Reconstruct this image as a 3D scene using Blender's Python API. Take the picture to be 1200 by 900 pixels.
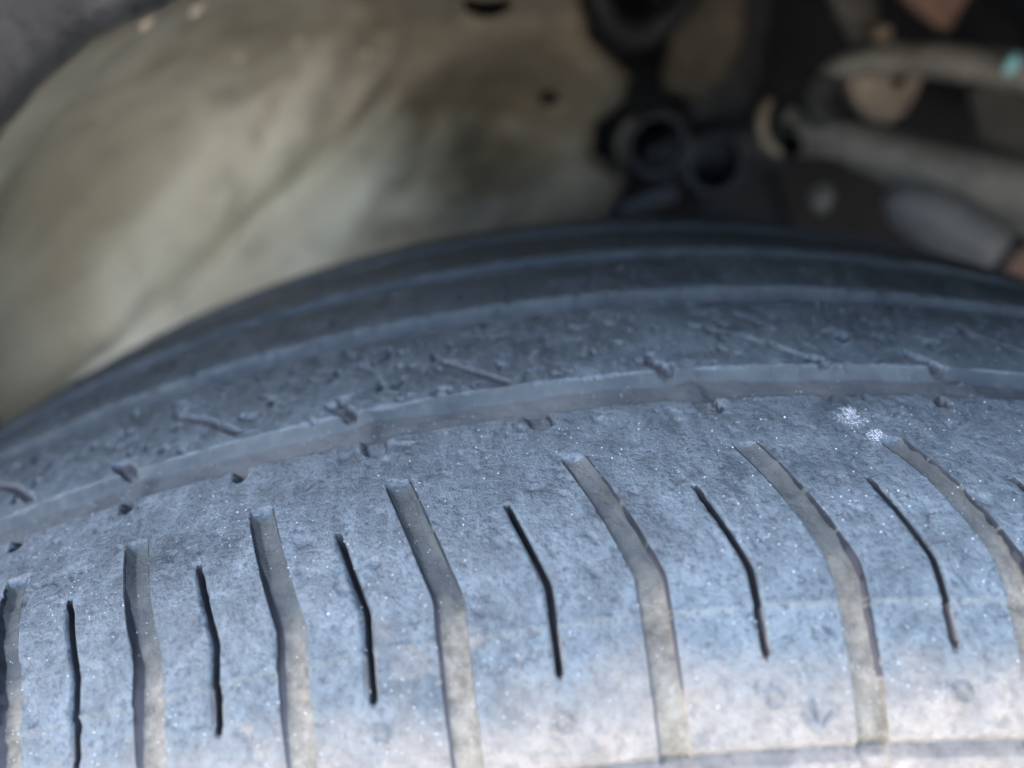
import bpy, bmesh, math, random
import numpy as np
from mathutils import Vector, Matrix, noise
random.seed(7); rng = np.random.default_rng(7)
S = bpy.context.scene
for o in list(bpy.data.objects): bpy.data.objects.remove(o)
COL = S.collection

# ------------------------------------------------------------------ camera
CAM = Vector((-0.0195, -0.1569, 0.3783))
FPX = 944.87                                   # focal length for a 1200 px wide picture
def _m(a, i, j):
    M = np.eye(3); M[i, i] = M[j, j] = math.cos(a); M[i, j] = -math.sin(a); M[j, i] = math.sin(a); return M
RT = _m(-0.0017, 0, 1) @ _m(-0.4237, 1, 2) @ _m(-0.0810, 0, 2)
cam = bpy.data.objects.new('camera', bpy.data.cameras.new('camera')); COL.objects.link(cam)
R3 = Matrix([[RT[r, 0], RT[r, 2], -RT[r, 1]] for r in range(3)])
cam.matrix_world = Matrix.Translation(CAM) @ R3.to_4x4()
cam.data.sensor_width = 36; cam.data.lens = FPX / 1200 * 36
cam.data.clip_start = 0.005; cam.data.clip_end = 500
cam.data.dof.use_dof = True; cam.data.dof.focus_distance = 0.104; cam.data.dof.aperture_fstop = 9.2
S.camera = cam
def site(u, v, y):
    """world point at depth y in the wheel well, surveyed from the photograph (1200x900)"""
    d = RT @ np.array([(u - 600) / FPX, 1, -(v - 450) / FPX]); k = (y - CAM[1]) / d[1]
    return Vector((CAM[0] + d[0] * k, y, CAM[2] + d[2] * k))
# ------------------------------------------------------------------ sky, sun, exposure
SUN_EL, SUN_AZ = math.radians(60), math.radians(-68)     # azimuth from +Y (over the car) towards +X
w = bpy.data.worlds.new('World'); S.world = w; w.use_nodes = True
nt = w.node_tree; bg = nt.nodes['Background']
sky = nt.nodes.new('ShaderNodeTexSky'); sky.sky_type = 'NISHITA'; sky.sun_disc = False
sky.sun_elevation = SUN_EL; sky.sun_rotation = SUN_AZ; sky.air_density = 1.0; sky.dust_density = 3.0; sky.ozone_density = 1.0
nt.links.new(sky.outputs[0], bg.inputs[0]); bg.inputs[1].default_value = 0.14
sl = bpy.data.lights.new('sun', 'SUN'); sl.energy = 3.2; sl.angle = math.radians(0.5); sl.color = (1, .95, .87)
sun = bpy.data.objects.new('sun', sl); COL.objects.link(sun)
sd = Vector((math.sin(SUN_AZ) * math.cos(SUN_EL), math.cos(SUN_AZ) * math.cos(SUN_EL), math.sin(SUN_EL)))
sun.rotation_euler = sd.to_track_quat('Z', 'Y').to_euler()
S.view_settings.view_transform = 'Standard'; S.view_settings.look = 'None'
S.view_settings.gamma = 1; S.view_settings.exposure = 3.15; S.view_settings.use_curve_mapping = False

# ------------------------------------------------------------------ helpers
def tag(o, label=None, cat=None, group=None, kind=None):
    for k, v in (('label', label), ('category', cat), ('group', group), ('kind', kind)):
        if v: o[k] = v
    return o
def empty(name, loc=(0, 0, 0)):
    o = bpy.data.objects.new(name, None); COL.objects.link(o); o.location = loc; o.empty_display_size = .02; return o
def link(name, me, parent=None):
    o = bpy.data.objects.new(name, me); COL.objects.link(o)
    if parent: o.parent = parent
    if parent:
        off = Vector(parent.location)
        if parent.parent: off = off * 0
        o.matrix_parent_inverse = Matrix.Translation(-off)
    return o
def mesh_np(name, V, F, mat, parent=None, smooth=True, normals=None, mats=None, midx=None):
    me = bpy.data.meshes.new(name); V = np.asarray(V, dtype=np.float32); F = np.asarray(F, dtype=np.int32)
    me.vertices.add(len(V)); me.vertices.foreach_set('co', V.ravel())
    n = F.shape[1]
    me.loops.add(F.size); me.loops.foreach_set('vertex_index', F.ravel())
    me.polygons.add(len(F)); me.polygons.foreach_set('loop_start', np.arange(0, F.size, n, dtype=np.int32))
    me.polygons.foreach_set('loop_total', np.full(len(F), n, dtype=np.int32))
    me.update(calc_edges=True); me.validate()
    if smooth: me.polygons.foreach_set('use_smooth', np.ones(len(me.polygons), dtype=bool))
    for m in (mats or [mat]): me.materials.append(m)
    if midx is not None: me.polygons.foreach_set('material_index', np.asarray(midx, dtype=np.int32))
    if normals is not None: me.normals_split_custom_set_from_vertices([tuple(x) for x in normals])
    return link(name, me, parent)
def bm_obj(name, bm, mat, parent=None, smooth=True, rough=0, rs=60):
    if rough:
        for v in bm.verts:
            v.co += noise.noise_vector(v.co * rs) * rough + noise.noise_vector(v.co * rs * 3.1) * rough * .35
    bmesh.ops.recalc_face_normals(bm, faces=bm.faces)
    me = bpy.data.meshes.new(name); bm.to_mesh(me); bm.free()
    for p in me.polygons: p.use_smooth = smooth
    me.materials.append(mat); return link(name, me, parent)
def smoothpath(pts, n=8):
    pts = [Vector(p) for p in pts]; out = []
    for i in range(len(pts) - 1):
        p0 = pts[max(i - 1, 0)]; p1 = pts[i]; p2 = pts[i + 1]; p3 = pts[min(i + 2, len(pts) - 1)]
        for k in range(n):
            t = k / n
            out.append(.5 * ((2 * p1) + (p2 - p0) * t + (2 * p0 - 5 * p1 + 4 * p2 - p3) * t * t + (3 * p1 - p0 - 3 * p2 + p3) * t ** 3))
    out.append(pts[-1]); return out
def sweep(bm, pts, radii, up=(0, 1, 0), flat=1.0, seg=20, n=8, power=2.0, cap=True):
    """tube along pts; radii per point; flat scales the axis along `up`; power>2 squares the section"""
    P = smoothpath(pts, n); m = len(pts) - 1
    Rr = [np.interp(i / n, range(m + 1), radii) for i in range(len(P))]
    rings = []
    for i, p in enumerate(P):
        d = (P[min(i + 1, len(P) - 1)] - P[max(i - 1, 0)]).normalized()
        a = d.cross(Vector(up)).normalized(); b = a.cross(d).normalized(); ring = []
        for k in range(seg):
            t = 2 * math.pi * k / seg; cx, sy = math.cos(t), math.sin(t)
            e = 2 / power
            cx = math.copysign(abs(cx) ** e, cx); sy = math.copysign(abs(sy) ** e, sy)
            ring.append(bm.verts.new(p + a * cx * Rr[i] + b * sy * Rr[i] * flat))
        rings.append(ring)
    for r0, r1 in zip(rings, rings[1:]):
        for k in range(seg): bm.faces.new((r0[k], r0[(k + 1) % seg], r1[(k + 1) % seg], r1[k]))
    if cap:
        for r, q in ((rings[0], P[0]), (rings[-1], P[-1])):
            c = bm.verts.new(q)
            for k in range(seg): bm.faces.new((r[k], r[(k + 1) % seg], c))
    return bm
def lathe(bm, base, axis, prof, seg=32):
    """prof: (distance along the axis, radius)"""
    ax = Vector(axis).normalized(); a = ax.orthogonal().normalized(); b = ax.cross(a); base = Vector(base); rings = []
    for h, r in prof:
        rings.append([bm.verts.new(base + ax * h + (a * math.cos(2 * math.pi * k / seg) + b * math.sin(2 * math.pi * k / seg)) * max(r, 1e-5)) for k in range(seg)])
    for r0, r1 in zip(rings, rings[1:]):
        for k in range(seg): bm.faces.new((r0[k], r0[(k + 1) % seg], r1[(k + 1) % seg], r1[k]))
    return bm
def slab(bm, outline, thick, bevel=.003, cuts=2):
    """solid plate from an outline of world points, pushed back by thick along +Y, edges rounded"""
    top = [bm.verts.new(Vector(p)) for p in outline]
    f = bm.faces.new(top); r = bmesh.ops.extrude_face_region(bm, geom=[f])
    vs = [e for e in r['geom'] if isinstance(e, bmesh.types.BMVert)]
    for v in vs: v.co += Vector((0, thick, 0))
    bmesh.ops.bevel(bm, geom=[e for e in bm.edges], offset=bevel, segments=3, profile=.6, affect='EDGES')
    return bm

# ------------------------------------------------------------------ materials
class NB:
    def __init__(s, name):
        s.m = bpy.data.materials.new(name); s.m.use_nodes = True; s.t = s.m.node_tree; s.b = s.t.nodes['Principled BSDF']
        s.co = s.n('ShaderNodeTexCoord').outputs['Object']
    def n(s, typ, **kw):
        x = s.t.nodes.new(typ)
        for k, v in kw.items(): setattr(x, k, v)
        return x
    def l(s, a, b): s.t.links.new(a, b)
    def noise(s, scale, detail=4, rough=.6, stretch=None, dist=0):
        x = s.n('ShaderNodeTexNoise'); x.inputs['Scale'].default_value = scale; x.inputs['Detail'].default_value = detail
        x.inputs['Roughness'].default_value = rough; x.inputs['Distortion'].default_value = dist
        src = s.co
        if stretch:
            mp = s.n('ShaderNodeMapping'); mp.inputs['Scale'].default_value = stretch; s.l(src, mp.inputs[0]); src = mp.outputs[0]
        s.l(src, x.inputs['Vector']); return x.outputs['Fac']
    def vor(s, scale, feat='F1'):
        x = s.n('ShaderNodeTexVoronoi', feature=feat); x.inputs['Scale'].default_value = scale; s.l(s.co, x.inputs['Vector']); return x
    def ramp(s, f, *stops):
        x = s.n('ShaderNodeValToRGB'); e = x.color_ramp.elements
        while len(e) < len(stops): e.new(.5)
        for el, (p, c) in zip(e, stops):
            el.position = p; el.color = (c, c, c, 1) if isinstance(c, (int, float)) else (*c, 1)
        s.l(f, x.inputs[0]); return x.outputs[0]
    def mix(s, f, a, b, mode='MIX'):
        x = s.n('ShaderNodeMix', data_type='RGBA', blend_type=mode)
        for inp, v in ((x.inputs[0], f), (x.inputs[6], a), (x.inputs[7], b)):
            if isinstance(v, (int, float)): inp.default_value = v
            elif isinstance(v, tuple): inp.default_value = (*v, 1)
            else: s.l(v, inp)
        return x.outputs[2]
    def math(s, op, a, b=0.0, c=None):
        x = s.n('ShaderNodeMath', operation=op)
        for i, v in enumerate((a, b) if c is None else (a, b, c)):
            if isinstance(v, (int, float)): x.inputs[i].default_value = v
            else: s.l(v, x.inputs[i])
        return x.outputs[0]
    def bump(s, h, strength, dist, prev=None):
        x = s.n('ShaderNodeBump'); x.inputs['Strength'].default_value = strength; x.inputs['Distance'].default_value = dist
        s.l(h, x.inputs['Height'])
        if prev: s.l(prev, x.inputs['Normal'])
        return x.outputs[0]
    def set(s, color=None, rough=None, normal=None, metal=None, spec=None):
        for k, v in (('Base Color', color), ('Roughness', rough), ('Normal', normal), ('Metallic', metal), ('Specular IOR Level', spec)):
            if v is None: continue
            if isinstance(v, (int, float)): s.b.inputs[k].default_value = v
            elif isinstance(v, tuple): s.b.inputs[k].default_value = (*v, 1)
            else: s.l(v, s.b.inputs[k])
        return s.m

def tread_material():
    s = NB('dusty_rubber')
    at = s.n('ShaderNodeAttribute', attribute_name='dust').outputs['Fac']      # where road dust has settled on this tyre
    big = s.noise(38, 3, .55); mid = s.noise(190, 5, .65); fine = s.noise(1300, 4, .7); scuff = s.noise(420, 4, .7, (1, .35, 1), .6)
    # film of grey dust over rubber, thicker in patches
    film_shade = s.ramp(s.math('ADD', s.math('MULTIPLY', mid, .6), s.math('MULTIPLY', big, .4)), (.36, 0.0), (.66, 1.0))
    base = s.mix(film_shade, (.044, .058, .067), (.115, .146, .165))
    base = s.mix(s.ramp(scuff, (.45, 0.0), (.72, .55)), base, (.185, .226, .242))
    base = s.mix(s.ramp(fine, (.34, .85), (.49, 0.0)), base, (.028, .032, .042))
    far_shade = s.n('ShaderNodeAttribute', attribute_name='film_shade').outputs['Fac']    # painted shade, darkens the tread towards the inner ribs
    base = s.mix(far_shade, s.mix(1.0, base, (.29, .31, .31), 'MULTIPLY'), base)
    # beige road dust
    dn = s.math('ADD', at, s.math('MULTIPLY', s.math('SUBTRACT', s.noise(170, 5, .62), .5), .8))
    df = s.ramp(dn, (.20, 0.0), (1.05, 1.0))
    dcol = s.mix(s.ramp(s.noise(330, 4, .7), (.35, 0.0), (.68, 1.0)), (.205, .176, .145), (.325, .288, .242))
    dcol = s.mix(s.ramp(s.noise(900, 3, .7), (.38, .5), (.5, 0.0)), dcol, (.12, .108, .10))
    col = s.mix(df, base, dcol)
    r1 = s.ramp(mid, (.33, .34), (.7, .55)); r2 = s.mix(df, r1, (.75, .75, .75))
    b1 = s.bump(mid, .4, .0005); b2 = s.bump(fine, 1.0, .00030, b1)
    b3 = s.bump(s.ramp(s.vor(1500).outputs['Distance'], (0.0, 1.0), (.5, 0.0)), .35, .00012, b2)
    b4 = s.bump(s.noise(3000, 2, .6), .9, .00013, b3)
    return s.set(col, r2, b4, 0, .55)
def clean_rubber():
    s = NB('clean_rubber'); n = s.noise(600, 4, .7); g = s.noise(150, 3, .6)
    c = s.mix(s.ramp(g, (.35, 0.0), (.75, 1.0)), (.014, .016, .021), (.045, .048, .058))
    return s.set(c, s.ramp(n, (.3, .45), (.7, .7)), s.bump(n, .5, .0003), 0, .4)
def slot_floor():
    s = NB('slot_floor_dust'); at = s.n('ShaderNodeAttribute', attribute_name='dust').outputs['Fac']
    n = s.noise(500, 5, .7); g = s.noise(140, 3, .6)
    grey = s.mix(s.ramp(g, (.3, 0.0), (.7, 1.0)), (.052, .060, .062), (.113, .121, .115))
    warm = s.mix(s.ramp(n, (.35, 0.0), (.7, 1.0)), (.132, .118, .092), (.315, .285, .228))
    dn = s.math('ADD', at, s.math('MULTIPLY', s.math('SUBTRACT', g, .5), .8))
    return s.set(s.mix(s.ramp(dn, (.25, 0.0), (.85, 1.0)), grey, warm), .75, s.bump(n, .8, .0008), 0, .35)
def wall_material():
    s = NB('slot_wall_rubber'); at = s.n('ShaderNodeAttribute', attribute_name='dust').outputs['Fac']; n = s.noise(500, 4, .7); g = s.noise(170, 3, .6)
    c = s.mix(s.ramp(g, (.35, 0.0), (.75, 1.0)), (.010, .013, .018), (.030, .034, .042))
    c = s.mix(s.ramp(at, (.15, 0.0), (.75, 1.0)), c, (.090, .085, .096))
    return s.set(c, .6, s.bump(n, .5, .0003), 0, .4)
def groove_mat():
    s = NB('groove_dust'); n = s.noise(420, 5, .7); g = s.noise(55, 4, .65)
    c = s.mix(s.ramp(g, (.32, 0.0), (.68, 1.0)), (.050, .060, .066), (.115, .123, .122))
    c = s.mix(s.ramp(n, (.55, 0.0), (.75, .6)), c, (.15, .143, .128))
    c = s.mix(s.n('ShaderNodeAttribute', attribute_name='film_shade').outputs['Fac'], s.mix(1.0, c, (.35, .40, .45), 'MULTIPLY'), c)  # grooves darken inward too, shade put into the colour
    return s.set(c, .8, s.bump(n, .6, .0004), 0, .25)
def dusty(name, lo, hi, dark, sc=25, rough=.7, bump=.002, spec=.4, metal=0, fine=300):
    s = NB(name); a = s.noise(sc, 5, .6, None, .4); b = s.noise(sc * 5, 5, .7); c = s.noise(fine, 3, .7)
    col = s.mix(s.ramp(a, (.33, 0.0), (.68, 1.0)), lo, hi)
    col = s.mix(s.ramp(b, (.32, .8), (.5, 0.0)), col, dark)
    r = s.ramp(b, (.3, max(rough - .15, .1)), (.7, min(rough + .1, 1.0)))
    return s.set(col, r, s.bump(c, .3, bump * .2, s.bump(b, .4, bump)), metal, spec)
def liner_material():
    s = NB('dusty_liner_plastic'); mp = s.n('ShaderNodeMapping'); mp.inputs['Rotation'].default_value = (0, math.radians(42), 0); s.l(s.co, mp.inputs[0]); raw = s.co; s.co = mp.outputs[0]
    a = s.noise(12, 4, .5, (.45, 1, 1.7), .3); b = s.noise(55, 5, .6, (.5, 1, 1.3)); c = s.noise(300, 3, .7); st = s.noise(18, 3, .5, (.5, .5, 2.2), .5)
    dust_lit = s.mix(s.ramp(a, (.35, 0.0), (.65, 1.0)), (.32, .295, .225), (.485, .49, .425))
    grime_shade = s.mix(s.ramp(b, (.35, 0.0), (.7, 1.0)), (.034, .026, .016), (.12, .098, .066))
    # dirt laid so the left-low light and strut-side shade sit in the colour
    sx = s.n('ShaderNodeSeparateXYZ'); s.l(raw, sx.inputs[0])
    pos = s.math('ADD', s.math('MULTIPLY', s.math('ADD', sx.outputs['X'], s.math('MULTIPLY', s.math('SUBTRACT', sx.outputs['Z'], .34), .8)), -8.5), s.math('MULTIPLY', s.math('SUBTRACT', st, .5), 1.2))
    pos = s.math('ADD', pos, s.math('MULTIPLY', s.math('SUBTRACT', b, .5), .7))
    f = s.ramp(s.math('ADD', pos, -.34), (.0, 0.10), (.8, 1.0))
    col = s.mix(f, grime_shade, dust_lit); col = s.mix(s.ramp(b, (.30, .5), (.46, 0.0)), col, (.13, .12, .10))
    return s.set(col, s.ramp(b, (.3, .45), (.7, .75)), s.bump(c, .3, .0006, s.bump(b, .4, .003)), 0, .45)
M = dict(
    tread=tread_material(), clean=clean_rubber(), wall=wall_material(), floor=slot_floor(), groove=groove_mat(),
    liner=liner_material(),
    lip=dusty('black_textured_lip', (0.0065, 0.0076, 0.0097), (0.0180, 0.0198, 0.0238), (0.0029, 0.0032, 0.0043), 60, .5, .0015, .5),
    paint=dusty('car_paint', (.05, .055, .06), (.06, .065, .07), (.04, .045, .05), 10, .35, .0002),
    cast=dusty('dirty_cast_metal', (0.0465, 0.0434, 0.0384), (0.0992, 0.0918, 0.0794), (0.0155, 0.0149, 0.0136), 40, .6, .002, .5, .2),
    arm=dusty('dusty_grey_arm', (0.1087, 0.1034, 0.0918), (0.2173, 0.2036, 0.1788), (0.0501, 0.0472, 0.0404), 40, .6, .002, .5, .1),
    dark=dusty('grimy_black_metal', (0.0072, 0.0084, 0.0108), (0.0210, 0.0210, 0.0228), (0.0036, 0.0042, 0.0060), 30, .6, .002),
    boot=dusty('grey_boot_rubber', (0.1259, 0.1283, 0.1270), (0.2307, 0.2233, 0.2117), (0.0734, 0.0760, 0.0762), 45, .55, .001),
    brown=dusty('tan_bracket', (0.2310, 0.1785, 0.1313), (0.3990, 0.3150, 0.2415), (0.1050, 0.0787, 0.0578), 45, .6, .001),
    rust=dusty('reddish_brown_bracket', (0.1650, 0.0900, 0.0638), (0.2400, 0.1425, 0.1050), (0.0675, 0.0375, 0.0300), 45, .6, .001),
    teal=dusty('teal_paint_dab', (.25, .62, .68), (.45, .80, .84), (.15, .45, .5), 200, .4, .0005),
    bore=dusty('black_bore', (.002, .002, .003), (.006, .006, .008), (.001, .001, .001), 50, .95, .0005, .02),
    asphalt=dusty('sunlit_pale_ground', (.36, .33, .285), (.50, .46, .40), (.24, .22, .20), 3, .9, .01),
    alloy=dusty('alloy', (.35, .35, .36), (.45, .45, .46), (.2, .2, .2), 20, .35, .0003, .5, .8),
    sleeve=dusty('oily_blue_grey_sleeve', (.016, .02, .027), (.06, .068, .08), (.008, .01, .014), 45, .45, .001, .5),
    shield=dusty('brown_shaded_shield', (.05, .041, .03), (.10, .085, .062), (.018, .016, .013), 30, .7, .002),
    mud=dusty('dried_pale_mud', (.34, .31, .25), (.46, .43, .36), (.26, .23, .18), 120, .8, .0006),
    quartz=dusty('quartz_grain', (.75, .78, .82), (.9, .92, .95), (.5, .5, .52), 900, .12, .0001, .9))

# ------------------------------------------------------------------ ground and car body round the wheel
g = bmesh.new(); bmesh.ops.create_grid(g, x_segments=40, y_segments=40, size=60)
gr = bm_obj('ground', g, M['asphalt'], smooth=False); gr.location = (0, 0, -.332); tag(gr, kind='structure')

# fender with a bumper corner that turns in towards the left; unseen flare bulged out to shade the tread
LIPPTS = [(-100, .37, .30), (-80, .372, .24), (-60, .376, .185), (-45, .382, .135), (-32, .387, .09), (-25, .390, .068),
          (-21.96, .3905, .060), (-16.6, .3918, .030), (-11.9, .3925, .000), (-5, .395, -.030), (2, .397, -.065), (10, .399, -.085), (25, .40, -.09), (50, .40, -.08), (75, .40, -.06), (100, .40, -.05)]
def lip(thd): 
    a = [p[0] for p in LIPPTS]
    return np.interp(thd, a, [p[1] for p in LIPPTS]), np.interp(thd, a, [p[2] for p in LIPPTS])
TH = np.linspace(-100, 100, 241)
def arch_sheet(name, prof, mat, parent, flat=None):
    V = []
    for th in TH:
        rl, yl = lip(th); a = math.radians(th)
        for k, (dr, dy) in enumerate(prof):
            r = rl + dr; y = yl + dy
            if flat is not None: q_ = min(max((dr - .05) / .10, 0), 1); y = y * (1 - q_) + flat[k] * q_
            V.append((r * math.sin(a), y, r * math.cos(a)))
    n = len(prof); F = [(i * n + k, (i + 1) * n + k, (i + 1) * n + k + 1, i * n + k + 1) for i in range(len(TH) - 1) for k in range(n - 1)]
    V = np.array(V)
    for i, v in enumerate(V):
        q = noise.noise_vector(Vector(v) * 45) * .0012 + noise.noise_vector(Vector(v) * 160) * .0005
        V[i] += q
    return mesh_np(name, V, F, mat, parent)
fender = empty('car_fender', (0, 0, .39)); tag(fender, 'dark car fender with a black textured lip in the upper left corner', 'car fender')
pr = [(.004, .010), (.001, .008), (-.0005, .004), (.000, 0.0), (.003, -.003), (.008, -.005)] + [(.008 + .004 * i, -.005 - .0012 * i) for i in range(1, 12)]
arch_sheet('lip', pr, M['lip'], fender)
pp = [(.052, -.0182), (.056, -.020), (.07, -.021), (.10, -.020), (.20, -.005), (.32, .0), (.45, .0), (.58, .0), (.70, .0), (.74, .5), (.74, 1.2)]  # unseen panel made tall and upright to keep the sun off the tyre
arch_sheet('fender_panel', pp, M['paint'], fender, [-.055] * 9 + [.3, 1.2])

# ------------------------------------------------------------------ wheel arch liner
XO = site(742, 150, .205).x
liner = empty('wheel_arch_liner', (-.1, .15, .38))
tag(liner, 'dusty beige plastic wheel arch liner curving behind the tyre on the left', 'wheel arch liner')
# (y, r) profile behind the lip
LP = [(.0, .0045), (.02, .006), (.05, .010), (.09, .012)]
A0 = site(470, 95, .2); A1 = site(285, 255, .19); A2 = site(120, 405, .175)
def liner_point(th, s):
    """s 0..1 from the lip to the hub side"""
    rl, yl = lip(th); a = math.radians(th)
    ys = [yl + .004, max(yl + .03, .03), .10, .15, .182, .203, .216, .223, .228]
    rs = [rl + .003, rl + .007, .404, .396, .380, .352, .315, .25, .17]
    if th < -20:
        k = min((-20 - th) / 50, 1); ys = [y + k * (.10 if i > 1 else 0) * (1 - .5 * (i < 3)) for i, y in enumerate(ys)]
        ys = [max(y, yl + .004 + .006 * i) for i, y in enumerate(ys)]
    x = s * (len(ys) - 1); i = min(int(x), len(ys) - 2); t = x - i
    def cr(L):
        p0 = L[max(i - 1, 0)]; p1 = L[i]; p2 = L[i + 1]; p3 = L[min(i + 2, len(L) - 1)]
        return .5 * (2 * p1 + (p2 - p0) * t + (2 * p0 - 5 * p1 + 4 * p2 - p3) * t * t + (3 * p1 - p0 - 3 * p2 + p3) * t ** 3)
    y, r = cr(ys), cr(rs)
    return Vector((r * math.sin(a), y, r * math.cos(a)))
def segd(p, a, b):
    ab = (b[0] - a[0], b[1] - a[1]); t = ((p[0] - a[0]) * ab[0] + (p[1] - a[1]) * ab[1]) / (ab[0] ** 2 + ab[1] ** 2)
    tc = min(max(t, 0), 1); d = math.hypot(p[0] - a[0] - ab[0] * tc, p[1] - a[1] - ab[1] * tc)
    side = (p[0] - a[0]) * ab[1] - (p[1] - a[1]) * ab[0]
    return d, side, t
CRZ = [(p.x, p.z) for p in (site(560, 30, .2), A0, A1, A2, site(20, 500, .17))]
def liner_relief(p):
    # pressed step that runs diagonally down the liner, shelf behind it pushed back
    best = min((segd((p.x, p.z), a, b) for a, b in zip(CRZ, CRZ[1:])), key=lambda q: q[0])
    d = best[0] * (1 if best[1] > 0 else -1)
    k = 1 / (1 + math.exp(-d / .0028)); d0 = (.75 * min(max(d, 0), .034) + k * .016) * (1 / (1 + math.exp((p.x + .055) / .012))) * (1 if p.y > .09 else max(0, (p.y - .05) / .04))
    d0 -= .001 * math.exp(-((d + .005) / .006) ** 2) * (1 if p.y > .09 else 0)
    # swelling near the lower right (pocket for the strut)
    q = site(520, 245, .215); e = math.hypot((p.x - q.x) / .040, (p.z - q.z) / .016)
    d0 -= .012 * math.exp(-e * e)
    q = site(585, 150, .21); e = math.hypot((p.x - q.x) / .034, (p.z - q.z) / .024)
    d0 += .030 * math.exp(-e * e)
    q = site(680, 60, .21); e = math.hypot((p.x - q.x) / .016, (p.z - q.z) / .022)
    d0 -= .009 * math.exp(-e * e)
    return d0
def edge_x(z):
    pts = [(-60, 668), (0, 672), (45, 690), (85, 738), (120, 738), (150, 706), (185, 703), (215, 742), (240, 735), (300, 690), (420, 680)]
    zz = [site(u, v, .21).z for v, u in pts]; xx = [site(u, v, .21).x for v, u in pts]
    return float(np.interp(z, zz[::-1], xx[::-1]))
TT = np.linspace(-100, 60, 420); SS = np.linspace(0, 1, 200)
LV = np.zeros((len(TT), len(SS), 3)); keep = np.ones((len(TT), len(SS)), bool)
HOLES = [(site(645, 116, .213), .0024), (site(570, -8, .205), .0090)]
for i, th in enumerate(TT):
    for j, s_ in enumerate(SS):
        p = liner_point(th, s_)
        p.y += liner_relief(p); p += noise.noise_vector(p * 30) * .0022 + noise.noise_vector(p * 90) * .0006
        if p.y > .135:
            ex = edge_x(p.z)
            if p.x > ex + .001: keep[i, j] = False
            p.y += .012 * math.exp(-max(0, ex - p.x) / .004)
        for h, r in HOLES:
            if (p - h).length < r * 1.0 or math.hypot(p.x - h.x, p.z - h.z) < r and abs(p.y - h.y) < .03: keep[i, j] = False
        if th > 9 and p.y > .0: keep[i, j] = False
        LV[i, j] = p
n = len(SS); F = []
for i in range(len(TT) - 1):
    for j in range(n - 1):
        if keep[i, j] and keep[i + 1, j] and keep[i, j + 1] and keep[i + 1, j + 1]:
            F.append((i * n + j, (i + 1) * n + j, (i + 1) * n + j + 1, i * n + j + 1))
used = np.unique(np.array(F)); remap = -np.ones(LV.shape[0] * n, int); remap[used] = np.arange(len(used))
mesh_np('liner_shell', LV.reshape(-1, 3)[used], remap[np.array(F)], M['liner'], liner)
# splashes of dried mud stuck to the liner
for u, v, ra, rb in ((124, 133, .0032, .0016), (172, 24, .0034, .0016), (232, 8, .0038, .0018), (285, 62, .0040, .0018), (352, 44, .0028, .0020), (205, 292, .003, .0014),
                     (90, 190, .0022, .0012), (318, 130, .0024, .0014), (150, 330, .0024, .0013), (430, 60, .0022, .0014), (60, 250, .0020, .0012)):
    c0 = np.array(CAM); dd = np.array(site(u, v, .2)) - c0; dd /= np.linalg.norm(dd)
    rel = LV.reshape(-1, 3) - c0; al = rel @ dd; di = np.linalg.norm(rel - np.outer(al, dd), axis=1); di[~keep.reshape(-1)] = 9; q = Vector(LV.reshape(-1, 3)[int(np.argmin(di))])
    b = bmesh.new(); bmesh.ops.create_icosphere(b, subdivisions=2, radius=1)
    for vv in b.verts:
        n_ = 1 + .45 * noise.noise(vv.co * 1.7 + Vector((u, v, 0))); vv.co = Vector((vv.co.x * ra * n_, vv.co.y * .0008 * n_, vv.co.z * rb * n_))
    bmesh.ops.rotate(b, verts=b.verts, matrix=Matrix.Rotation(math.radians(-48), 3, 'Y')); bmesh.ops.translate(b, verts=b.verts, vec=q)
    bm_obj('mud_splash', b, M['mud'], liner)
# small dark push clip at the left rim of the liner, and the plug above
b = bmesh.new(); q = site(-3, 505, .18); lathe(b, q + Vector((0, -.010, 0)), (-.2, 1, 0), [(0, 0), (0, .003), (.001, .0048), (.006, .005), (.012, .004)], 24)
bm_obj('push_clip', b, M['dark'], liner)
# roof side of the liner on the right, where it is open towards the suspension
b = bmesh.new()
lathe(b, (0, .11, 0), (0, 1, 0), [(-.17, .412), (-.05, .43), (.08, .445), (.2, .45)], 96)
for f in list(b.faces):
    c = f.calc_center_median()
    if c.z < .1 or c.x < .16: b.faces.remove(f)
bm_obj('liner_roof', b, M['dark'], liner)

# ------------------------------------------------------------------ inner wheelhouse
wh = bmesh.new()
def quad(*p): wh.faces.new([wh.verts.new(Vector(q)) for q in p])
quad((-.75, .42, -.2), (.75, .42, -.2), (.75, .40, .75), (-.75, .40, .75))
quad((-.75, .42, .60), (.75, .42, .60), (.75, .0, .62), (-.75, .0, .62))
quad((-.75, .42, -.2), (-.75, .42, .62), (-.75, .02, .62), (-.75, .02, -.2))
quad((.75, .42, -.2), (.75, .42, .62), (.75, .02, .62), (.75, .02, -.2))
bmesh.ops.subdivide_edges(wh, edges=wh.edges[:], cuts=20, use_grid_fill=True)
o = bm_obj('inner_wheelhouse', wh, M['dark'], rough=.006, rs=14); tag(o, kind='structure')

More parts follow.
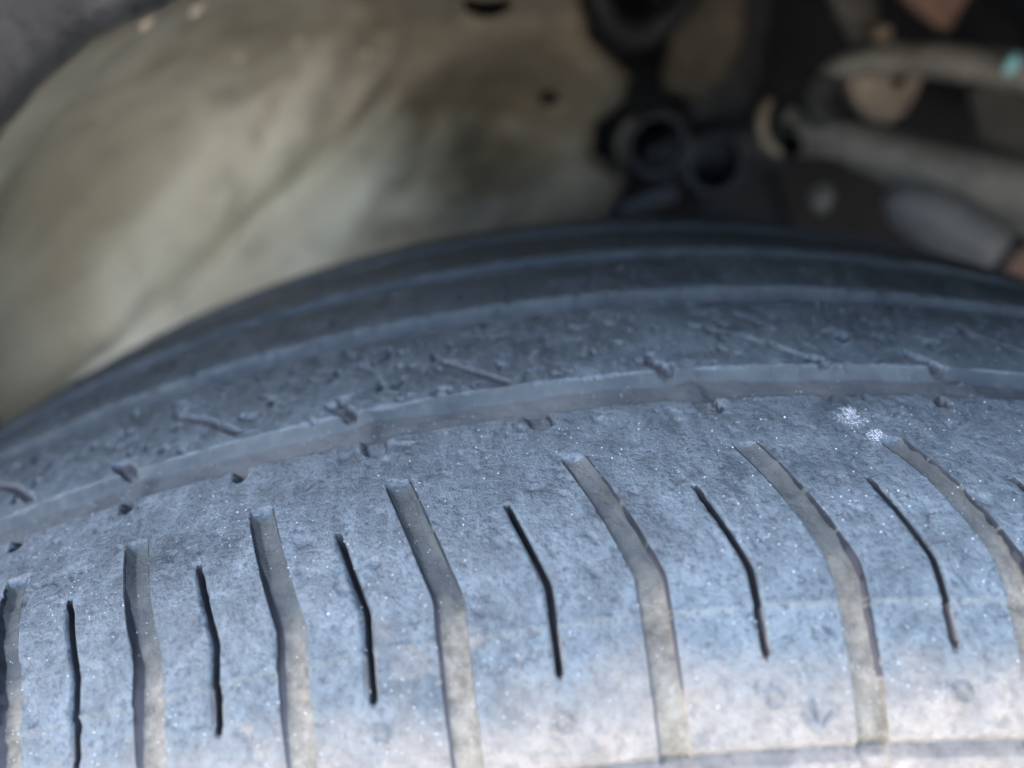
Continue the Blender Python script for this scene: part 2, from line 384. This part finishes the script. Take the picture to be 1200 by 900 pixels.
# ------------------------------------------------------------------ tyre
TR = .33; T0, RC, RHO = .070, .5, .035
def tprof(t):
    s = np.abs(t); sg = np.sign(t); phi0 = T0 / RC
    a = np.minimum(s, T0); y = RC * np.sin(a / RC); r = TR - RC * (1 - np.cos(a / RC))
    ph = phi0 + np.maximum(s - T0, 0) / RHO
    y = y + RHO * (np.sin(ph) - math.sin(phi0)) * (s > T0); r = r - RHO * (math.cos(phi0) - np.cos(ph)) * (s > T0)
    ph = np.where(s > T0, ph, s / RC)
    return sg * y, r, sg * np.sin(ph), np.cos(ph)          # y, r, normal_y, normal_r
def awarp(t):                                               # the slots lean above their elbow
    x = np.clip((t + .0845) / .0195, -1, 2); k = .012
    sp = k * np.logaddexp(0, x / k)
    return -.0200 * np.minimum(sp, 1.05)
def sstep(e0, e1, x):
    t = np.clip((x - e0) / (e1 - e0), 0, 1); return t * t * (3 - 2 * t)
WIDE = [-.424, -.368, -.312, -.2575, -.2014, -.1468, -.0891, -.0174, .0516, .1116, .1700, .228, .288]
THIN = [-.396, -.340, -.285, -.2298, -.1753, -.1189, -.0535, .0180, .0840, .1405, .199, .258]
WT, WB = -.0650, -.1042; NT, NBt = -.0727, -.0943
HW = .0056; HN = .00125; WALL = .0010; NWALL = .0006
G1 = (-.0533, -.0448); G2 = (-.0188, -.0108); G3 = (.0108, .0188); G4 = (.0448, .0533)
TRG = -.1046                                                # shoulder line
def fbm(X, Y, scale, octv=4, seed=0, gain=.55):
    """cheap value noise on numpy arrays"""
    out = np.zeros_like(X); amp = 1; tot = 0
    for o in range(octv):
        gx, gy = X * scale + 37.1 * o + seed * 11.3, Y * scale + 17.7 * o + seed * 5.9
        ix, iy = np.floor(gx).astype(np.int64), np.floor(gy).astype(np.int64); fx, fy = gx - ix, gy - iy
        fx = fx * fx * (3 - 2 * fx); fy = fy * fy * (3 - 2 * fy)
        def h(a, b):
            k = (a * 374761393 + b * 668265263 + seed * 1274126177 + o * 9973) & 0xffffffff
            k = ((k ^ (k >> 13)) * 1274126177) & 0xffffffff; return ((k ^ (k >> 16)) & 0xffff) / 65535.
        v = (h(ix, iy) * (1 - fx) + h(ix + 1, iy) * fx) * (1 - fy) + (h(ix, iy + 1) * (1 - fx) + h(ix + 1, iy + 1) * fx) * fy
        out += amp * (v - .5); tot += amp; amp *= gain; scale *= 2.03
    return out / tot
def lines(lo, hi, step, special):
    base = np.arange(lo, hi, step); special = np.array(sorted(set(np.round(special, 7))))
    special = special[(special > lo) & (special < hi)]
    d = np.min(np.abs(base[:, None] - special[None]), axis=1) if len(special) else np.ones(len(base))
    return np.array(sorted(np.concatenate([base[d > .45 * step], special, [hi]])))
W0, W1 = -.62, .50
sp = []
for c_ in WIDE: sp += [c_ - HW, c_ + HW - WALL * .8, c_ - HW + WALL * .5, c_ - HW + WALL, c_ + HW - WALL, c_ + HW - WALL * .5, c_ + HW, c_ - HW - .0003, c_ + HW + .0003]
for c_ in THIN: sp += [c_ - HN, c_ - HN + NWALL, c_ + HN - NWALL, c_ + HN]
wfine = np.concatenate([lines(W0, -.36, .0019, sp)[:-1], lines(-.36, .24, .00105, sp)[:-1], lines(.24, W1, .0019, sp)])
tsp = [WT, WT - .0008, NT, NBt, TRG, TRG + .0006, TRG - .0006, TRG - .0012]
for a_, b_ in (G1, G2, G3, G4): tsp += [a_, a_ + .0008, b_, b_ - .0013, a_ - .0005, b_ + .0004]
tfine = np.concatenate([lines(-.116, -.040, .00034, tsp)[:-1], lines(-.040, -.02, .0005, tsp)[:-1], lines(-.02, .078, .0011, tsp)])
tfine = np.concatenate([tfine, [.085, .092, .099, .106, .112]])
NOTCH_FAR = [-.362, -.2507, -.1392, .0112, .1402, .262]
NOTCH_NEAR = [-.350, -.294, -.238, -.1837, -.1222, -.0492, .0238, .0770, .1262, .182]
SIPE2 = [[(-.0291, -.2402 + d), (-.0343, -.2181 + d), (-.0423, -.194 + d)] for d in (-.112, 0)] + [[(-.0313, -.0968), (-.0361, -.0834), (-.0432, -.0620)], [(-.0290, .035), (-.0335, .055), (-.042, .082)], [(-.0290, .172), (-.0335, .192), (-.042, .215)]]
DOTS = [(-.099, -.0544), (-.0987, .0181), (-.0988, .0836), (-.0975, -.118)]
def polydist(T, TH_, pts):
    """distance in metres to a polyline given in (t, theta)"""
    best = np.full(T.shape, 9.)
    for (t0, h0), (t1, h1) in zip(pts, pts[1:]):
        ax, ay, bx, by = t0, h0 * TR, t1, h1 * TR; px, py = T, TH_ * TR
        k = np.clip(((px - ax) * (bx - ax) + (py - ay) * (by - ay)) / ((bx - ax) ** 2 + (by - ay) ** 2), 0, 1)
        best = np.minimum(best, np.hypot(px - ax - k * (bx - ax), py - ay - k * (by - ay)))
    return best
def relief(Wg, Tg, full=True):
    """depth below the tread surface, dust amount"""
    THg = Wg + awarp(Tg); A = THg * TR
    D = np.zeros_like(Wg)
    edge = sstep(W0, W0 + .05, Wg) * (1 - sstep(W1 - .05, W1, Wg)) if full else np.zeros_like(Wg)
    rag = fbm(A, Tg, 900, 3, 3) * edge
    # main grooves
    for n_, ((a_, b_), dep) in enumerate(zip((G1, G2, G3, G4), (.0021, .0028, .0030, .003))):
        wob = fbm(A, A * 0 + 3, 240, 3, n_ + 8) * .0011 * edge
        gd = sstep(a_ - .0005, a_ + .0010, Tg + rag * .0005) * (1 - sstep(b_ - .0012 + wob, b_ + .0004 + wob, Tg))
        gd = gd + .0 * Tg
        flo = 1 + fbm(A, Tg, 160, 3, 5 + n_) * .35 * edge
        D += dep * gd * flo
        D -= .00045 * np.exp(-((Tg - b_ - .0009) / .0007) ** 2) * (1 + 2 * fbm(A, Tg * 0, 300, 2, 4)) * edge  # raised worn lip
    if full:
        # wide slots
        for k, c_ in enumerate(WIDE):
            hw = HW * (1 - .13 * sstep(-.085, -.066, Tg)) + fbm(Tg, Tg * 0 + k, 700, 3, 2) * .0006
            x = np.abs(Wg - c_ - fbm(Tg, Tg * 0 + k, 120, 2, 6) * .0008)
            prof_ = 1 - sstep(hw - WALL, hw + .0001, x)
            end = 1 - sstep(WT - .0009, WT + .0001 + rag * .001, Tg - .0006 * (1 - (x / HW) ** 2))
            fill = 1 - .80 * sstep(-.088, -.1015, Tg) * (.7 + .3 * ((k * 7) % 3) / 2)
            if c_ > .03 and c_ < .06: fill = 1 - .45 * sstep(-.092, -.101, Tg)
            dep = .0017 * fill
            if k in (7, 8):          # shallow bridge left near the top of two slots
                dep = dep * (1 - .45 * sstep(-.0700, -.0692, Tg))
            D = np.maximum(D, dep * prof_ * end * (1 + .45 * fbm(A, Tg, 500, 3, 9)))
            D -= .00012 * np.exp(-((x - hw - .0006) / .0006) ** 2) * end * (.5 + 2 * fbm(A, Tg, 800, 2, 12)) * edge
        for k, c_ in enumerate(THIN):
            sh = fbm(Tg, Tg * 0 + k + 50, 160, 3, 6) * .0010
            x = np.abs(Wg - c_ - sh * 0); en = sstep(NT + .0004, NT - .0022, Tg) * sstep(NBt - .0004, NBt + .001, Tg)
            wd = HN * (.45 + .55 * en)
            D = np.maximum(D, .0026 * (1 - sstep(wd - NWALL, wd + .0002, x)) * np.minimum(1, en * 3))
        # notches at the main groove
        for h in NOTCH_FAR:
            d = polydist(Tg, THg, [(-.0450, h + .0030), (-.0405, h - .0075)])
            D = np.maximum(D, .0018 * (1 - sstep(.0006, .0014, d)) * sstep(-.0396, -.0418, Tg))
            D -= .0006 * np.exp(-(((THg - h - .011) * TR) / .0016) ** 2 - ((Tg + .0455) / .0022) ** 2)
            # stone ejector bump on the groove floor
            D -= .0010 * np.exp(-(((THg - h - .010) * TR) / .0022) ** 4 - ((Tg + .0500) / .0030) ** 4)
        for i_, h in enumerate(NOTCH_NEAR):
            L_ = .0026 if i_ not in (7,) else .0012
            d = polydist(Tg, THg, [(-.0525, h - .001), (-.0533 - L_, h + .0015)])
            wn = (.0017 if i_ in (4, 5, 6) else .0009)
            D = np.maximum(D, (.0012 if i_ in (4, 5, 6) else .0018) * (1 - sstep(wn - .0004, wn + .0003, d)))
        for k, pts in enumerate(SIPE2):
            D = np.maximum(D, (.0016 if k < 3 else .0006) * (1 - sstep(.00025, .0007, polydist(Tg, THg, pts))))
        # small moulded rings
        for t_, h in DOTS:
            d = np.hypot(Tg - t_, (THg - h) * TR)
            D -= (.0006 if h > .08 else .0004) * np.exp(-((d - .00095) / .00022) ** 2); D += .00010 * (1 - sstep(.0006, .0009, d))
        # moulded wear mark: a stem with two lobes
        D += .00030 * np.exp(-(polydist(Tg, THg, [(-.0955, .0318), (-.1022, .0327)]) / .00028) ** 2)
        for sg_ in (-1, 1):
            d = polydist(Tg, THg, [(-.1015, .0327 + sg_ * .0022), (-.1003, .0327 + sg_ * .0052)])
            D -= .00030 * np.exp(-((d - .0006) / .00028) ** 2)
        # pits and scuffs, stronger on the inner ribs
        rough = .5 * fbm(A, Tg, 420, 4, 21) + .75 * fbm(A * .7 + Tg * .4, Tg, 1150, 3, 61); pit = fbm(A, Tg * .8, 460, 3, 22)
        amp = (.00020 + .00022 * sstep(-.053, -.04, Tg))
        D += amp * rough * edge
        D += .0010 * sstep(-.1005, -.098, Tg) * sstep(.17, .30, pit) * edge * (.30 + .7 * sstep(-.05, -.04, Tg)) * (1 - .6 * sstep(-.025, -.015, Tg)) * (1 - sstep(.0003, .0008, D))
    # parting line and shoulder ledge
    wv = .0006 * fbm(A, A * 0, 90, 3, 31)
    D += (D < .0005) * -.00022 * np.exp(-((Tg + .0889 + wv) / .00028) ** 2) + .00030 * sstep(-.0887, -.0893, Tg + wv)
    wm = polydist(Tg, THg, [(-.0985, .0322), (-.1022, .0327)]) if full else np.full(Tg.shape, 9.)
    D += .0009 * np.exp(-((Tg - TRG - .0002) / .00060) ** 2) - .0005 * (1 - sstep(TRG - .0006, TRG, Tg))
    edge_line = fbm(A, Tg, 60, 3, 41)
    dust = sstep(-.0870, -.1015, Tg + .008 * edge_line + .0004) * (.85 + .2 * edge_line) * (.78 + .22 * sstep(-.2, .0, THg))
    dust = np.maximum(dust, .35 * sstep(.12, .3, fbm(A, Tg, 120, 3, 42)) * sstep(-.075, -.09, Tg))
    if full:
        dust = np.where(D > .0006, np.maximum(dust, .80 * sstep(-.074, -.092, Tg) * (Tg > TRG)), dust)
        for sg_ in (-1, 1): wm = np.minimum(wm, polydist(Tg, THg, [(-.1018, .0327), (-.1003, .0327 + sg_ * .0046)]))
        dust = dust * (1 - .45 * (1 - sstep(.0001, .0006, wm)) * (1 + 1.4 * fbm(A, Tg, 900, 3, 77)))
        for t_, h in DOTS:
            d = np.hypot(Tg - t_, (THg - h) * TR); dust = dust * (1 - (.6 if h > .08 else .25) * np.exp(-((d - .0011) / .0002) ** 2))
        dust = dust * (1 - .5 * (D < .0005) * np.exp(-((Tg + .0889 + wv - .0003) / .00025) ** 2))
    return D, dust, THg
def surf(Wg, Tg, D, THg):
    y, r, ny, nr = tprof(Tg); r = r - D * nr; y = y - D * ny
    return np.stack([r * np.sin(THg), y, r * np.cos(THg)], -1)
wheel = empty('road_wheel', (0, 0, -.33))
tag(wheel, 'worn car wheel whose scuffed, dusty tyre tread fills the foreground', 'wheel')
b = bmesh.new()
for sgn in (-1, 1):
    e = .112 if sgn > 0 else .116; yy, rr, _, _ = tprof(np.array([e * sgn])); yy, rr = abs(float(yy[0])), float(rr[0])
    lathe(b, (0, 0, 0), (0, sgn, 0), [(yy, rr), (yy + .004, rr - .02), (yy + .006, rr - .045), (yy + .002, rr - .075), (yy - .012, .215), (yy - .02, .208), (yy - .03, .206)], 160)
tyre = bm_obj('tyre', b, M['clean'], wheel)
RIBNAMES = ['shoulder_rib', 'tread_rib', 'tread_rib', 'tread_rib', 'inner_shoulder_rib']
def build_grid(Wl, Tl, full):
    Wg, Tg = np.meshgrid(Wl, Tl, indexing='ij'); D, dust, THg = relief(Wg, Tg, full); P = surf(Wg, Tg, D, THg)
    du = np.gradient(P, axis=0); dv = np.gradient(P, axis=1); N = np.cross(dv, du); N /= np.linalg.norm(N, axis=-1, keepdims=True) + 1e-12
    rad = P.copy(); rad[..., 1] = 0; s_ = np.sign(np.sum(N * rad, -1).mean()); N *= s_
    return Wg, Tg, D, dust, P, N
Wg, Tg, D, dust, P, N = build_grid(wfine, tfine, True)
wc = .5 * (wfine[1:] + wfine[:-1])[:, None] + 0 * tfine[None, 1:]; tc = .5 * (tfine[1:] + tfine[:-1])[None] + 0 * wfine[1:, None]
cls = np.full(wc.shape, 'side', dtype='<U10')
bounds = [TRG, G1[0], G1[1], G2[0], G2[1], G3[0], G3[1], G4[0], G4[1], .2]
nm = ['rib0', 'groove0', 'rib1', 'groove1', 'rib2', 'groove2', 'rib3', 'groove3', 'rib4']
for i, k in enumerate(nm): cls[(tc > bounds[i]) & (tc < bounds[i + 1])] = k
for i, c_ in enumerate(WIDE): cls[(np.abs(wc - c_) < HW) & (tc < WT) & (tc > TRG)] = 'slot%d' % i
for i, c_ in enumerate(THIN): cls[(np.abs(wc - c_) < HN) & (tc < NT) & (tc > NBt)] = 'sipe%d' % i
# wall faces keep clean dark rubber, in slots placed to paint shade; the rest is dusty
nT = Tg.shape[1]; I, J = np.meshgrid(np.arange(wc.shape[0]), np.arange(wc.shape[1]), indexing='ij')
quads = np.stack([I * nT + J, (I + 1) * nT + J, (I + 1) * nT + J + 1, I * nT + J + 1], -1)
Pf = P.reshape(-1, 3); Nf = N.reshape(-1, 3); Df = D.reshape(-1); dustf = dust.reshape(-1)
qD = Df[quads]; sg = .5 * (qD[..., 1] + qD[..., 2] - qD[..., 0] - qD[..., 3]); steep = (qD.max(-1) - qD.min(-1)); qm = qD.mean(-1)
names = {'slot': 'tread_slot', 'sipe': 'sipe', 'groove': 'tread_groove', 'side': 'sidewall'}
# coarse remainder of the tyre
wco = np.linspace(W1, W0 + 2 * math.pi, 220); tco = tfine[(np.arange(len(tfine)) % 6 == 0)]
tco = np.array(sorted(set(np.round(np.concatenate([tco, tsp, [-.116, .112]]), 6))))
cW, cT, cD, cdust, cP, cN = build_grid(wco, tco, False)
cwc = .5 * (wco[1:] + wco[:-1])[:, None] + 0 * tco[None, 1:]; ctc = .5 * (tco[1:] + tco[:-1])[None] + 0 * wco[1:, None]
ccls = np.full(cwc.shape, 'side', dtype='<U10')
for i, k in enumerate(nm): ccls[(ctc > bounds[i]) & (ctc < bounds[i + 1])] = k
cI, cJ = np.meshgrid(np.arange(cwc.shape[0]), np.arange(cwc.shape[1]), indexing='ij'); cn = len(tco)
cq = np.stack([cI * cn + cJ, (cI + 1) * cn + cJ, (cI + 1) * cn + cJ + 1, cI * cn + cJ + 1], -1)
def reduce_(Pf, Nf, du, q):
    u, inv = np.unique(q.ravel(), return_inverse=True); return Pf[u], Nf[u], du[u], inv.reshape(q.shape)
for k in np.unique(cls):
    m = cls == k; q = quads[m]; V, Nn, du, Fq = reduce_(Pf, Nf, dustf, q); st = steep[m]; dm = qm[m]
    typ = k.rstrip('0123456789')
    if typ == 'slot': mats = [M['floor'], M['wall']]; cc = WIDE[int(k[4:])]; wl = wc[m] - cc; jag = fbm(tc[m], tc[m] * 0, 1500, 2, 33); mi = (((wl < -HW + WALL) & (tc[m] < WT - .0008)) | ((wl > HW - WALL * .8) & (jag > -.16) & (tc[m] > -.097))).astype(int)  # dark left wall and ragged right rim: shade put into the colour
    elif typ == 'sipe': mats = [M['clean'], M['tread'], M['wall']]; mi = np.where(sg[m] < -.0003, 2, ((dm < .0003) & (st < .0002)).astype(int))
    elif typ == 'groove': mats = [M['groove'], M['tread']]; mi = (dm < .0002).astype(int)
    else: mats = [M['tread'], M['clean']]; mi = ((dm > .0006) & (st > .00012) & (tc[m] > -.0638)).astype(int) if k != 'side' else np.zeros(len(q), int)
    cm = ccls == k
    if cm.any():
        V2, N2, d2, F2 = reduce_(cP.reshape(-1, 3), cN.reshape(-1, 3), cdust.reshape(-1), cq[cm])
        Fq = np.concatenate([Fq, F2 + len(V)]); V = np.concatenate([V, V2]); Nn = np.concatenate([Nn, N2]); du = np.concatenate([du, d2])
        mi = np.concatenate([mi, np.zeros(len(F2), int)])
    name = RIBNAMES[int(k[3:])] if typ == 'rib' else names[typ]
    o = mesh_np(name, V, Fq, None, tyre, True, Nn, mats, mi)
    a = o.data.attributes.new('dust', 'FLOAT', 'POINT'); a.data.foreach_set('value', du.astype(np.float32))
    a = o.data.attributes.new('film_shade', 'FLOAT', 'POINT'); a.data.foreach_set('value', (1 - sstep(-.082, .012, V[:, 1])).astype(np.float32))  # painted shade factor, falls from near shoulder to inner ribs
# lower sidewalls and rim
b = bmesh.new(); lathe(b, (0, 0, 0), (0, 1, 0), [(-.085, .215), (-.083, .222), (-.075, .212), (-.03, .19), (.03, .19), (.075, .212), (.083, .222)], 96)
lathe(b, (0, 0, 0), (0, 1, 0), [(-.05, .0), (-.055, .05), (-.05, .1), (-.06, .19), (-.045, .192)], 96); bm_obj('rim', b, M['alloy'], wheel)

# bright sand grains lodged in the rubber, plus a cluster standing in for a glint
def grit_glint(name, count, pick, size, mat, stretch=1.0):
    V = []; F = []; base = np.array([(1, 0, 0), (-1, 0, 0), (0, 1, 0), (0, -1, 0), (0, 0, 1), (0, 0, -1)], float)
    tri = [(0, 2, 4), (2, 1, 4), (1, 3, 4), (3, 0, 4), (2, 0, 5), (1, 2, 5), (3, 1, 5), (0, 3, 5)]
    for _ in range(count):
        h, t = pick(); s_ = size() 
        i = min(max(np.searchsorted(wfine, h - float(awarp(np.array(t)))), 0), len(wfine) - 1); j = min(np.searchsorted(tfine, t), len(tfine) - 1)
        p = P[i, j] + N[i, j] * s_ * .2
        A_, _r = np.linalg.qr(rng.normal(size=(3, 3))); vv = base * (s_ * (0.6 + .7 * rng.random((6, 1)))) @ A_ + p
        k = len(V); vv = (vv - p) ; th_ = float(h); tg_ = np.array([math.cos(th_), 0, -math.sin(th_)]); vv = vv + np.outer(vv @ tg_, tg_) * (stretch - 1) + p; V += list(vv); F += [(a + k, b_ + k, c + k) for a, b_, c in tri]
    o = mesh_np(name, V, F, mat, tyre, False); tag(o, kind='stuff'); return o
def pick_all():
    while 1:
        t = -.1 + .12 * rng.random() ** 1.3; h = -.38 + .62 * rng.random()
        if noise.noise(Vector((h * 25, t * 80, 3))) > -.12 + .35 * rng.random() - .1: return h, t
grit_glint('grit_glint', 9500, pick_all, lambda: .000022 + .00009 * rng.random() ** 3.5 + (.00007 if rng.random() < .008 else 0), M['quartz'])
def pick_glint():
    c_ = [(.0810, -.0592, .004), (.0805, -.0602, .005), (.0800, -.0612, .004), (.0825, -.0582, .002), (.0865, -.0640, .002), (.0850, -.0650, .002)][rng.integers(6)]
    return c_[0] + rng.normal() * c_[2] * .8, c_[1] + rng.normal() * .00042
grit_glint('grit_glint', 420, pick_glint, lambda: .00003 + .00005 * rng.random() ** 1.5, M['quartz'], 2.4)  # pale stretched grains clustered to imitate a bright sun glint

# ------------------------------------------------------------------ suspension, right-hand background
def tubeobj(name, pts, radii, mat, parent=None, rough=.0006, **kw):
    b = bmesh.new(); sweep(b, pts, radii, **kw); return bm_obj(name, b, mat, parent, rough=rough, rs=90)
K = empty('steering_knuckle', site(800, 150, .26)); tag(K, 'dark grimy steering knuckle casting with two round open bores', 'steering knuckle')
tubeobj('upright', [site(870, -120, .30), site(860, 0, .295), site(845, 90, .29), site(850, 190, .285), site(880, 300, .29)], [.022, .022, .022, .024, .026], M['dark'], K, flat=.35, power=2.6, seg=28, rough=.0015)
tubeobj('cross_web', [site(755, 190, .262), site(800, 182, .258), site(860, 175, .255), (site(930, 170, .25))], [.010, .014, .014, .010], M['dark'], K, flat=.6, seg=20)
for (u, v, y, r) in ((771, 169, .232, .0120), (838, 191, .228, .0118)):
    b = bmesh.new(); p = site(u, v, y)
    lathe(b, p, (.15, .97, -.17), [(.040, .001), (.040, r * .98), (.002, r * 1.0), (0, r * 1.04), (.0005, r * 1.12), (.003, r * 1.24), (.03, r * 1.3)], 40)
    o = bm_obj('bore_sleeve', b, M['sleeve'], K, rough=.0007)
    b = bmesh.new(); lathe(b, p + Vector((0, .002, 0)), (.15, .97, -.17), [(.0, r * .985), (.036, r * .95), (.037, .0)], 40); bm_obj('bore', b, M['bore'], o)
tubeobj('sleeve_tab', [site(728, 200, .236), site(727, 165, .233), site(738, 146, .231), site(748, 150, .233)], [.002, .0024, .0026, .002], M['cast'], K, seg=14)

A = empty('control_arm', site(1050, 150, .24)); tag(A, 'dusty grey forked control arm with an open window at the upper right', 'control arm')
tubeobj('upper_bar', [site(960, 92, .258), site(1000, 76, .255), site(1050, 70, .25), (site(1120, 74, .243)), site(1200, 86, .235), site(1330, 112, .225)], [.0030, .0062, .0082, .0080, .0082, .009], M['arm'], A, flat=.95, seg=22, rough=.001)
tubeobj('lower_bar', [site(915, 140, .262), site(940, 160, .255), site(985, 165, .247), site(1050, 186, .240), site(1125, 212, .232), site(1200, 232, .225), site(1320, 262, .215)], [.0085, .0095, .0088, .0118, .0150, .0175, .018], M['arm'], A, flat=.6, seg=26, rough=.0012)
tubeobj('end_web', [site(968, 88, .255), site(962, 120, .254), site(975, 158, .249)], [.0080, .0100, .0085], M['dark'], A, seg=18, flat=.5, rough=.001)
tubeobj('edge_bead', [site(903, 118, .252), site(893, 140, .249), site(898, 165, .246), (site(915, 182, .243))], [.0018, .0026, .0024, .0016], M['brown'], A, seg=14)
b = bmesh.new(); lathe(b, site(930, 172, .238), (.1, 1, 0), [(0, .0), (0, .0046), (.002, .0050), (.02, .0050)], 28); bm_obj('bushing', b, M['bore'], A)
b = bmesh.new(); lathe(b, site(993, 170, .236), (.1, 1, 0), [(0, .0), (0, .0018), (.001, .0024), (.01, .0024)], 20); bm_obj('rivet', b, M['boot'], A)
tubeobj('paint_dab', [site(1180, 86, .2265), site(1186, 76, .2250), site(1193, 64, .2265)], [.0018, .0034, .0018], M['teal'], A, rough=.0002, flat=.5, seg=16)

b = bmesh.new(); slab(b, [site(u, v, .275) for u, v in ((985, 70), (1090, 70), (1078, 105), (1062, 132), (1043, 146), (1022, 141), (1000, 118))], .012, .003)
br = bm_obj('bracket', b, M['brown'], rough=.0008); tag(br, 'tan metal bracket with a small hole seen inside the control arm window', 'bracket')
b = bmesh.new(); lathe(b, site(1054, 95, .272), (0, 1, 0), [(0, 0), (0, .0026), (.001, .0030), (.008, .003)], 24); bm_obj('hole', b, M['bore'], br)
b = bmesh.new(); slab(b, [site(u, v, .27) for u, v in ((1040, -60), (1160, -60), (1136, 0), (1118, 32), (1108, 37), (1068, 5))], .012, .003)
tag(bm_obj('bracket', b, M['rust'], rough=.0008), 'reddish brown pointed bracket hanging at the top edge, right of centre', 'bracket')
b = bmesh.new(); slab(b, [site(u, v, .32) for u, v in ((1135, 98), (1260, 100), (1260, 200), (1150, 165))], .012, .003)
tag(bm_obj('bracket', b, M['cast'], rough=.0008), 'shadowy brown plate behind the control arm at the right edge', 'bracket')
sb = empty('strut_bracket', site(1010, 20, .28)); tag(sb, 'dusty brown strut bracket with a bolt head just above the control arm', 'strut bracket')
tubeobj('bracket_plate', [site(985, -70, .29), site(1000, 0, .285), site(1015, 45, .28)], [.016, .011, .007], M['cast'], sb, flat=.4, power=3, seg=20)
b = bmesh.new(); lathe(b, site(1038, 40, .266), (0, 1, 0), [(0, 0), (0, .0030), (.001, .0038), (.006, .004), (.012, .0035)], 24); bm_obj('bolt_head', b, M['brown'], sb)
# hose in front of the gap between liner and knuckle
tubeo = tubeobj('brake_hose', [site(680, -90, .232), site(690, -30, .234), site(706, 20, .238), site(742, 42, .245), site(790, 14, .25), site(830, -50, .26)], [.0075, .0085, .008, .0075, .0065, .006], M['dark'], None, seg=18)
tag(tubeo, 'black rubber brake hose curving at the top between liner and knuckle', 'brake hose')
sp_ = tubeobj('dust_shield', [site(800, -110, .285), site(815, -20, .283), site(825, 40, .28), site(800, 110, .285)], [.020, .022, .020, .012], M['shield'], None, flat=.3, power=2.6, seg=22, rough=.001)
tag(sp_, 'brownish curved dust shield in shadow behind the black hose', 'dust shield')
# rubber boot and stub
bt = empty('ball_joint_boot', site(1100, 265, .205)); tag(bt, 'grey blue rubber boot bulging under the control arm at the right', 'rubber boot')
b = bmesh.new(); p0 = site(1046, 232, .222); p1 = site(1168, 292, .206); axd = (p1 - p0); L = axd.length
lathe(b, p0, axd, [(-.002, 0), (-.002, .005), (0, .007), (.15 * L, .0120), (.3 * L, .0128), (.4 * L, .0138), (.6 * L, .0142), (.75 * L, .0135), (.9 * L, .0132), (L, .0115), (L + .001, 0)], 40)
bm_obj('boot', b, M['boot'], bt, rough=.0006)
tubeobj('clamp_ring', [p1 + axd.normalized() * .001, p1 + axd.normalized() * .006], [.0100, .0095], M['dark'], bt, seg=24)
b = bmesh.new(); c0 = site(962, 227, .235); lathe(b, c0, (.5, .5, -.4), [(-.002, 0), (-.002, .004), (0, .0058), (.006, .006), (.012, .004)], 24)
bmesh.ops.rotate(b, verts=b.verts, cent=c0, matrix=Matrix.Rotation(math.radians(25), 3, 'Y'))
tag(bm_obj('bolt', b, M['arm'], rough=.0003), 'pale round bolt head in the dark below the control arm', 'bolt')
b = bmesh.new(); slab(b, [site(u, v, .20) for u, v in ((1160, 300), (1230, 285), (1240, 345), (1180, 322))], .01, .002)
tag(bm_obj('bracket', b, M['rust'], rough=.0006), 'orange brown metal tab just above the tyre at the right edge', 'bracket')
tubeo = tubeobj('tie_rod', [site(700, 262, .25), site(742, 240, .245), site(790, 225, .245)], [.006, .0055, .005], M['sleeve'], None, seg=18)
tag(tubeo, 'dim bluish tie rod end low behind the tyre beneath the bores', 'tie rod')
